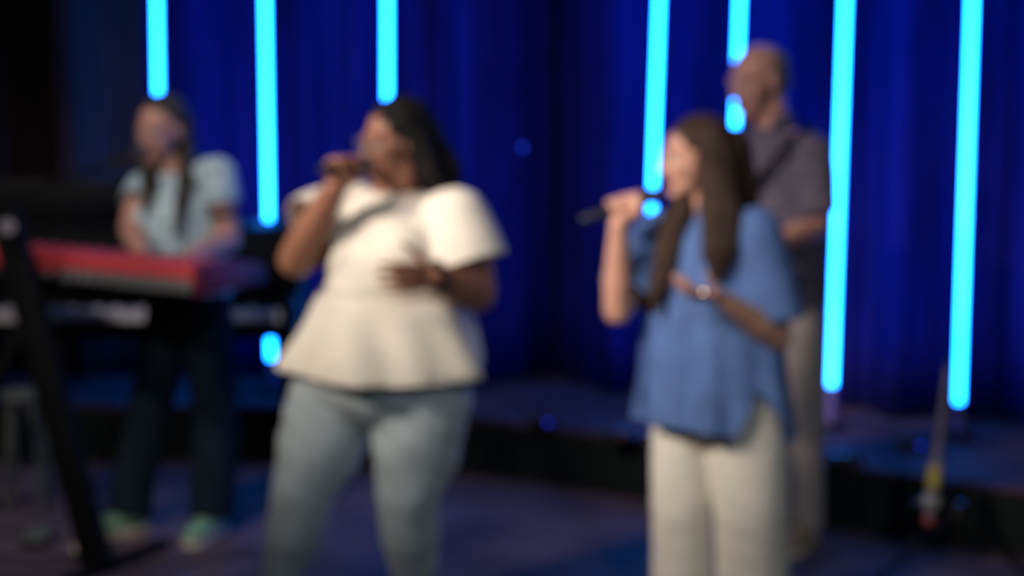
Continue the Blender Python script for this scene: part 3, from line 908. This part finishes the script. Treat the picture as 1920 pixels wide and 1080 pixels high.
# ------------------------------------------------------------------ keyboard player
def keyboard_player():
    Y0 = 6.20
    B = lambda px, py, dy=0.0: at(px, py, Y0 + dy)
    base = B(320, 1015); base.z = 0
    R = thing('person', base, 'person in pale mint top standing at the red keyboard', 'person', 'people performing on stage')
    F = facing(28, 12); bodyF = facing(26); side = UP.cross(bodyF).normalized()
    hc = B(303, 243)
    neck = B(322, 325, 0.03); chest = B(333, 405); waist = B(345, 495); pelvis = B(352, 580)
    shR = B(268, 352, 0.06); shL = B(408, 330, -0.06)
    elR = B(246, 430, -0.06); wrR = B(268, 478, -0.34)
    elL = B(428, 452, -0.08); wrL = B(352, 482, -0.36)
    hipR = B(315, 610, 0.03); hipL = B(390, 610, -0.03)
    knR = B(275, 800, -0.14); knL = B(405, 800, -0.16)
    anR = B(243, 985, -0.24); anL = B(398, 992, -0.26)
    anR.z = 0.09; anL.z = 0.09
    s = S()
    hd = head(s, hc, F, UP + V((0.1, 0, 0)), 1.04)
    P, hF, hL, hU = hd
    s.cap(P(-0.025, 0, -0.06), neck, 0.050, 0.052)
    s.ell(neck - UP * 0.045, (0.135, 0.075, 0.055), side, bodyF)
    s.ell(chest, (0.145, 0.105, 0.15), side, bodyF)
    for q in (-1, 1):
        s.ell(chest + side * 0.065 * q + bodyF * 0.055 - UP * 0.02, (0.055, 0.05, 0.06), side, bodyF)
    s.ell(waist, (0.135, 0.10, 0.15), side, bodyF)
    s.ell(pelvis, (0.165, 0.12, 0.12), side, bodyF)
    s.chain([shR, shR.lerp(elR, 0.5), elR, elR.lerp(wrR, 0.35), wrR], [0.058, 0.052, 0.044, 0.044, 0.028])
    s.chain([shL, shL.lerp(elL, 0.5), elL, elL.lerp(wrL, 0.35), wrL], [0.060, 0.055, 0.048, 0.045, 0.028])
    for hp, kn, an in ((hipR, knR, anR), (hipL, knL, anL)):
        s.chain([hp, hp.lerp(kn, 0.5), kn, kn.lerp(an, 0.35), an], [0.085, 0.074, 0.054, 0.052, 0.036])
        s.cap(an, an - UP * 0.045 + bodyF * 0.02, 0.033, 0.026)
    hand(s, wrR, V((0.10, -0.9, -0.02)), V((0, 0, -1)), V((1, 0, 0)), (14, 28, 22), 0.95)
    hand(s, wrL, V((-0.45, -0.8, -0.02)), V((0, 0, -1)), V((-1, 0.3, 0)), (14, 28, 22), 0.95)
    grow('body', s, M['skin_rosy'], R, 0.0055, 3)
    face_parts(R, hd, 1.04, M['hair_dark'], 0.004)
    h = S()
    h.ell(P(-0.026, 0, 0.052), (0.094, 0.084, 0.080), hF, hL, hU)
    h.chain([P(-0.045, 0, -0.05), neck - bodyF * 0.06], [0.070, 0.066])
    h.ell(P(-0.050, 0, -0.03), (0.065, 0.082, 0.09), hF, hL, hU)
    h.chain([P(-0.07, 0, -0.04), neck - bodyF * 0.08, neck - bodyF * 0.10 - UP * 0.15], [0.06, 0.07, 0.03])
    def lock(p, r): h.chain([B(*q) for q in p], r)
    lock([(264, 235, 0.02), (274, 300, 0.01), (282, 345, -0.07), (272, 400, -0.12)], [0.018, 0.032, 0.030, 0.010])
    lock([(290, 285, 0.07), (293, 330, 0.05), (288, 365, 0.0)], [0.038, 0.036, 0.020])
    lock([(352, 225, 0.02), (352, 290, 0.02), (348, 335, -0.08), (340, 390, -0.17), (332, 440, -0.205)], [0.024, 0.026, 0.028, 0.026, 0.010])
    grow('hair', h, M['hair_dark'], R, 0.006, 3, disp=lambda co, n: co + V((n.x, n.y, 0)) * 0.005 * noise.noise(V((co.x * 45, co.y * 45, co.z * 6))))
    j = S()
    j.ell(pelvis, (0.178, 0.135, 0.13), side, bodyF)
    for hp, kn, an in ((hipR, knR, anR), (hipL, knL, anL)):
        j.chain([hp, hp.lerp(kn, 0.5), kn], [0.094, 0.092, 0.082], 18); j.tube([kn, kn.lerp(an, 0.5), an - UP * 0.03], [0.082, 0.082, 0.085], 18)
    grow('trousers', j, M['navy'], R, 0.009, 6, disp=lambda co, n: cloth_noise(co, n, 0.012, 9, 2.5))
    b = S()
    hem = B(350, 548)
    b.loft([(neck, side * 0.072, bodyF * 0.066), (neck - UP * 0.035, side * 0.125, bodyF * 0.085), (B(334, 385), side * 0.168, bodyF * 0.125),
            (B(338, 440), side * 0.175, bodyF * 0.150), (B(345, 505), side * 0.165, bodyF * 0.135), (hem, side * 0.182, bodyF * 0.145)], 36)
    for q in (-1, 1):
        b.ell(chest + side * 0.065 * q + bodyF * 0.060 - UP * 0.02, (0.085, 0.085, 0.095), side, bodyF)
    cR = shR.lerp(elR, 0.42); cL = shL.lerp(elL, 0.42)
    b.cap(shR + side * 0.03, shR, 0.066, 0.070); b.tube([shR, shR.lerp(cR, 0.5), cR], [0.070, 0.076, 0.076], 20)
    b.cap(shL - side * 0.03, shL, 0.068, 0.074); b.tube([shL, shL.lerp(cL, 0.5), cL], [0.074, 0.080, 0.080], 20)
    dR = (cR - shR).normalized(); dL = (cL - shL).normalized()
    def scut(co, n):
        if n.z < -0.7 and co.z < hem.z + 0.05: return True
        for c, d in ((cR, dR), (cL, dL)):
            if (co - c).dot(d) > -0.010 and n.dot(d) > 0.6 and (co - c).length < 0.11: return True
        return False
    grow('top', b, M['mint'], R, 0.008, 4, disp=lambda co, n: cloth_noise(co, n, 0.014, 9, 6), cut=scut, thick=0.004)
    bp = shL.lerp(elL, 0.60); d = (elL - shL).normalized()
    tag(build('armband', S().tube([bp - d * 0.012, bp + d * 0.012], 0.0575, 24), M['strap'], R), 'black armband')
    for an in (anR, anL):
        shoe(R, an, V((-0.75, -0.65, 0)) if an is anR else V((-0.3, -0.95, 0)), (M['shoe_green'], M['shoe_cream'], M['shoe_pink']), 0.98)
keyboard_player()

# ------------------------------------------------------------------ red stage keyboard
KT = 1.060
kc = V((-1.035, 5.46, 0))                     # near corner at the right end of the rear panel
ka = math.radians(30)
KX = V((-math.cos(ka), math.sin(ka), 0))      # along the length, to the far left
KY = V((math.sin(ka), math.cos(ka), 0))       # from the rear panel to the player
KL, KD, KH = 1.22, 0.355, 0.105
def kp(l, d, z): return kc + KX * l + KY * d + V((0, 0, z))
kb = thing('stage_keyboard', kp(KL / 2, KD / 2, KT - KH), 'red stage keyboard in front of the person in mint', 'keyboard')
def kbox(name, l0, l1, d0, d1, z0, z1, m, par=kb, bev=0.004):
    s = S().box(kp((l0 + l1) / 2, (d0 + d1) / 2, (z0 + z1) / 2), (l1 - l0) / 2, (d1 - d0) / 2, (z1 - z0) / 2, KX, KY)
    return build(name, s, m, par, smooth=True, bevel=bev)
kbox('chassis', 0.02, KL - 0.02, 0.004, KD - 0.01, KT - KH, KT - 0.068, M['blackplastic'])
kbox('top_panel', 0.022, KL - 0.022, 0.0, 0.165, KT - 0.068, KT, M['red'])
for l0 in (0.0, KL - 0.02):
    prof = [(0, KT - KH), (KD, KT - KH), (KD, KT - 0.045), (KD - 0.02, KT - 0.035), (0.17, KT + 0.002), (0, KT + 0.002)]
    build('end_cheek', S().rings([[kp(l0, d, z) for d, z in prof], [kp(l0 + 0.02, d, z) for d, z in prof]]), M['red_shade'], kb, True, 0.003)
rear = kbox('rear_panel', 0.03, 0.62, -0.004, 0.004, KT - KH + 0.006, KT - 0.052, M['greypanel'])
for i, l in enumerate((0.40, 0.46, 0.505, 0.55, 0.68, 0.75, 0.82)):
    build('jack_socket', S().cap(kp(l, -0.012, KT - 0.078), kp(l, 0.0, KT - 0.078), 0.011, 0.013, 14, flat=True), M['connector'], rear)
kbed = kbox('key_bed', 0.03, KL - 0.03, 0.165, KD - 0.005, KT - 0.068, KT - 0.055, M['blackplastic'])
nw = 42
wk = (KL - 0.07) / nw
for i in range(nw):
    l = 0.035 + i * wk
    kbox('white_key', l + 0.0008, l + wk - 0.0008, 0.168, KD - 0.004, KT - 0.055, KT - 0.040, M['whitekey'], kb, 0)
    if i % 7 in (0, 1, 3, 4, 5) and i < nw - 1:
        kbox('black_key', l + wk - 0.007, l + wk + 0.007, 0.168, 0.268, KT - 0.040, KT - 0.029, M['blackkey'], kb, 0)
for i in range(14):
    build('knob', S().cap(kp(0.10 + i * 0.075, 0.09, KT), kp(0.10 + i * 0.075, 0.09, KT + 0.014), 0.010, 0.008, 14, flat=True), M['blackplastic'], kb)

# ------------------------------------------------------------------ keyboard stand: crossed black beams
stand = thing('keyboard_stand', kp(0.62, 0.1, 0) * 1.0, 'black slanted stand crossing in front of the red keyboard', 'stand')
stand.location.z = 0
def beam(name, p0, p1, wd, dp, m, par, dep):
    d = (p1 - p0).normalized()
    Y = (dep - d * dep.dot(d)).normalized(); X = Y.cross(d).normalized()
    s = S().box((p0 + p1) / 2, wd, dp, (p1 - p0).length / 2, X, Y, d)
    return build(name, s, m, par, True, 0.004)
Yb = 5.42
p_lo = at(183, 1042, Yb + 0.05); p_lo.z = 0.03
p_hi = at(8, 400, Yb + 0.30)
b1 = beam('post', p_lo, p_hi, 0.056, 0.026, M['black'], stand, KY)
build('clamp_knob', S().cap(at(14, 425, Yb + 0.22), at(14, 425, Yb + 0.15), 0.020, 0.026, 16, flat=True), M["pole_grey"], b1)
q_lo = p_lo + KX * 0.95; q_lo.z = 0.03
q_lo = q_lo + KY * 0.09
q_hi = kp(0.78, 0.06, KT - KH - 0.02)
q_hi = q_hi + KY * 0.03
beam('post', q_lo, q_hi, 0.024, 0.020, M['black'], stand, KY)
for p in (p_lo, q_lo):
    f0 = p - KY * 0.16; f1 = p + KY * 0.34
    f0.z = f1.z = 0.018
    beam('foot', f0, f1, 0.022, 0.018, M['black'], stand, UP)
f0 = V((p_lo.x, p_lo.y, 0.018)); f1 = V((q_lo.x, q_lo.y, 0.018))
for l in (0.20, 0.95):
    a = kp(l, 0.01, KT - KH - 0.014); b_ = kp(l, KD - 0.01, KT - KH - 0.014)
    beam('support_arm', a, b_, 0.018, 0.012, M['black'], stand, UP)
beam('cross_bar', kp(0.06, 0.10, KT - KH - 0.038), kp(1.10, 0.10, KT - KH - 0.038), 0.016, 0.012, M['black'], stand, UP)

# ------------------------------------------------------------------ boom microphone for the player
bm_ = thing('boom_microphone', V((-2.22, 6.28, 0)), 'small dark boom microphone at the mouth of the keyboard player', 'microphone')
bh = at(262, 283, 6.0)
b0 = at(196, 312, 6.07)
b00 = at(-150, 425, 6.28)
build('boom_arm', S().tube([b00, b0, b0.lerp(bh, 0.55)], 0.008, 10), M['black'], bm_)
build('grille', S().ell(bh, (0.024, 0.024, 0.027)), M['grille'], bm_)
build('handle', S().tube([bh, bh.lerp(b0, 0.5), b0.lerp(bh, 0.15)], [0.021, 0.017, 0.014], 16), M['micbody'], bm_)
pb = V((b00.x, b00.y, 0.0))
build('pole', S().tube([pb + UP * 0.02, b00 + UP * 0.03], 0.010, 12), M['black'], bm_)
build('base', S().cap(pb, pb + UP * 0.022, 0.13, 0.12, 28, flat=True), M['black'], bm_)

# ------------------------------------------------------------------ black console piano behind the player
PY = 6.46
pc = at(200, 588, PY)
px0, px1 = at(-130, 588, PY).x, at(552, 588, PY).x
pn = thing('console_piano', V(((px0 + px1) / 2, PY + 0.2, 0)), 'black console piano with pale keys behind the keyboard player', 'piano')
def pbox(name, x0, x1, y0, y1, z0, z1, m, par=pn, bev=0.006):
    return build(name, S().box(V(((x0 + x1) / 2, (y0 + y1) / 2, (z0 + z1) / 2)), (x1 - x0) / 2, (y1 - y0) / 2, (z1 - z0) / 2), m, par, True, bev)
KZ = pc.z
pbox('key_bed', px0, px1, PY - 0.01, PY + 0.45, KZ - 0.10, KZ - 0.034, M['piano'])
pbox('case', px0, px1, PY + 0.20, PY + 0.48, KZ - 0.02, 1.03, M['piano'])
pbox('lid', px0 - 0.01, px1 + 0.01, PY + 0.17, PY + 0.49, 1.03, 1.045, M['piano'])
for x in (px0, px1 - 0.05):
    pbox('arm', x, x + 0.05, PY - 0.02, PY + 0.20, KZ - 0.02, KZ + 0.06, M['piano'])
    pbox('leg', x, x + 0.045, PY + 0.0, PY + 0.06, 0.0, KZ - 0.10, M['piano'])
    pbox('leg', x, x + 0.045, PY + 0.40, PY + 0.46, 0.0, KZ - 0.10, M['piano'])
mr = pbox('music_rest', px0 - 0.15, at(300, 500, PY + 0.3).x, PY + 0.30, PY + 0.325, 1.045, at(100, 338, PY + 0.3).z, M['piano'])
n_ = 52
kx0, kx1 = px0 + 0.055, px1 - 0.055
kw = (kx1 - kx0) / n_
for i in range(n_):
    x = kx0 + i * kw
    pbox('white_key', x + 0.0008, x + kw - 0.0008, PY, PY + 0.15, KZ - 0.034, KZ + 0.006, M['whitekey'], pn, 0)
    if i % 7 in (0, 2, 3, 5, 6) and i < n_ - 1:
        pbox('black_key', x + kw - 0.006, x + kw + 0.006, PY + 0.055, PY + 0.15, KZ + 0.006, KZ + 0.017, M['blackkey'], pn, 0)

# ------------------------------------------------------------------ stool under the piano
st_c = at(45, 733, 6.28)
st = thing('stool', V((st_c.x, st_c.y, 0)), 'low grey-green stool by the piano at the left edge', 'stool')
build('seat', S().cap(st_c - UP * 0.03, st_c, 0.085, 0.085, 24, flat=True), M['greygreen'], st, bevel=0.008)
for i in range(4):
    t = PI / 4 + i * PI / 2
    d = V((math.cos(t), math.sin(t), 0))
    build('leg', S().tube([st_c + d * 0.06 - UP * 0.03, V((st_c.x, st_c.y, 0)) + d * 0.10], 0.012, 10), M['greygreen'], st)

# ------------------------------------------------------------------ pedals and cables on the floor at the left
def pedal(px, py, label, m, kx=0.045, ky=0.06, Y=None):
    t_ = (540 - py) / FPX
    c = at(px, py, 5.6)
    # ground point under that pixel
    d = c - V((0, 0, CAM_H)); k_ = CAM_H / -d.z
    g = V((0, 0, CAM_H)) + d * k_
    o = thing('foot_pedal', g, label, 'pedal', 'foot pedals on the floor')
    build('base', S().box(g + UP * 0.012, kx, ky, 0.012), M['black'], o, True, 0.004)
    build('treadle', S().box(g + UP * 0.036, kx * 0.85, ky * 0.9, 0.010, V((1, 0, 0)), V((0, 0.97, 0.22)), V((0, -0.22, 0.97))), m, o, True, 0.004)
    return g
g1 = pedal(146, 1046, 'small pale foot pedal beside the slanted black stand', M['shoe_cream'], 0.022, 0.03)
g2 = pedal(72, 1020, 'grey-green foot pedal at the left edge of the floor', M['greygreen'], 0.05, 0.06)
def ground(px, py):
    d = at(px, py, 5.0) - V((0, 0, CAM_H))
    return V((0, 0, CAM_H)) + d * (CAM_H / -d.z)
def cable(pix, label, r=0.006):
    P = [ground(*p) + UP * r for p in pix]
    pts = []
    for i in range(len(P) - 1):
        p0 = P[max(i - 1, 0)]; p1 = P[i]; p2 = P[i + 1]; p3 = P[min(i + 2, len(P) - 1)]
        for k in range(6):
            t = k / 6
            pts.append(0.5 * ((2 * p1) + (-p0 + p2) * t + (2 * p0 - 5 * p1 + 4 * p2 - p3) * t * t + (-p0 + 3 * p1 - 3 * p2 + p3) * t ** 3))
    pts.append(P[-1])
    o = build('cable', S().tube(pts, r, 8), M['cable'])
    return tag(o, label, 'cable', 'black cables on the floor')
cable([(240, 1062), (270, 1058), (310, 1056), (365, 1056), (420, 1050), (480, 1030)], 'black cable running from the slanted stand past the player\'s shoes')
cable([(-20, 1045), (40, 1047), (90, 1045), (120, 1050), (146, 1052)], 'black cable leading to the small pale foot pedal')

# ------------------------------------------------------------------ boom stand at the right
bs_b = ground(1790, 1075)
bs = thing('boom_stand', bs_b, 'black boom stand with tilted arm, yellow band and red tip', 'stand')
YB = bs_b.y
top = at(1786, 905, YB)
build('pole', S().tube([bs_b + UP * 0.10, top], 0.013, 14), M['black'], bs)
for i in range(3):
    t = math.radians(200 + i * 120)
    d = V((math.cos(t), math.sin(t), 0))
    lg = build('leg', S().tube([bs_b + UP * 0.22, bs_b + d * 0.30 + UP * 0.012], 0.009, 10), M['black'], bs)
    build('rubber_foot', S().ell(bs_b + d * 0.30 + UP * 0.013, (0.016, 0.016, 0.013)), M['blackplastic'], lg)
build('collar', S().cap(bs_b + UP * 0.20, bs_b + UP * 0.25, 0.022, 0.022, 16, flat=True), M['blackplastic'], bs)
Ya = YB - 0.04
a_lo = at(1741, 975, Ya); a_hi = at(1779, 688, Ya)
aa = lambda t: a_lo.lerp(a_hi, t)
arm = build('boom_arm', S().tube([aa(0.0), aa(0.5), aa(1.0)], [0.016, 0.014, 0.009], 12), M['pole_grey'], bs)
tag(build('band', S().tube([aa(0.22), aa(0.37)], 0.0225, 16), M['yellow'], arm), 'yellow band')
tag(build('tip', S().ell(aa(0.0), (0.020, 0.020, 0.024)), M['redcap'], arm), 'red tip')
build('clutch', S().ell(aa(0.12), (0.036, 0.024, 0.032)), M['grey'], bs)
build('knob', S().cap(aa(0.12) - V((0.02, 0, 0)), aa(0.12) - V((0.06, 0, 0.012)), 0.013, 0.017, 14, flat=True), M['blackplastic'], bs)
build('bracket', S().tube([aa(0.12), top - UP * 0.02], 0.012, 12), M['black'], bs)
mg = aa(1.0)
build('grille', S().ell(mg + (aa(1) - aa(0)).normalized() * 0.008, (0.012, 0.012, 0.018)), M['blackplastic'], bs)
# black folded bag hanging behind the pole
# ------------------------------------------------------------------ small things on the riser
def riser_pt(px, py):
    d = at(px, py, 6.0) - V((0, 0, CAM_H))
    return V((0, 0, CAM_H)) + d * ((CAM_H - RISER_Z) / -d.z)
def power_box(px, py, label, m, hx=0.06):
    g = riser_pt(px, py)
    o = thing('power_box', g, label, 'power box', 'small boxes on the riser')
    build('case', S().box(g + UP * 0.022, hx, 0.035, 0.022), M['blackplastic'], o, True, 0.005)
    build('lamp', S().ell(g + UP * 0.024 + V((hx * 0.5, -0.036, 0)), (0.008, 0.004, 0.008)), m, o)
    return o
power_box(1013, 800, 'small black box with blue lamp on the riser between the singers', M['bluelamp'])
power_box(1150, 826, 'small black box with red lamp on the riser beside the blue tunic', M['redcap'])
power_box(1583, 872, 'small black box on the riser below the tube beside the man', M['tube_base'])
power_box(1707, 842, 'small black box with blue lamp on the riser left of the boom stand', M['bluelamp'])
# small blue indicator on the curtain between the singers
ic = at(980, 276, 7.30)
io = thing('indicator_light', ic, 'tiny dim blue light on the curtain between the two singers', 'light')
build('housing', S().cap(ic + V((0, 0.0, 0)), ic + V((0, 0.05, 0)), 0.014, 0.016, 16, flat=True), M['blackplastic'], io)
build('lens', S().ell(ic, (0.009, 0.005, 0.012)), M['bluelamp'], io)
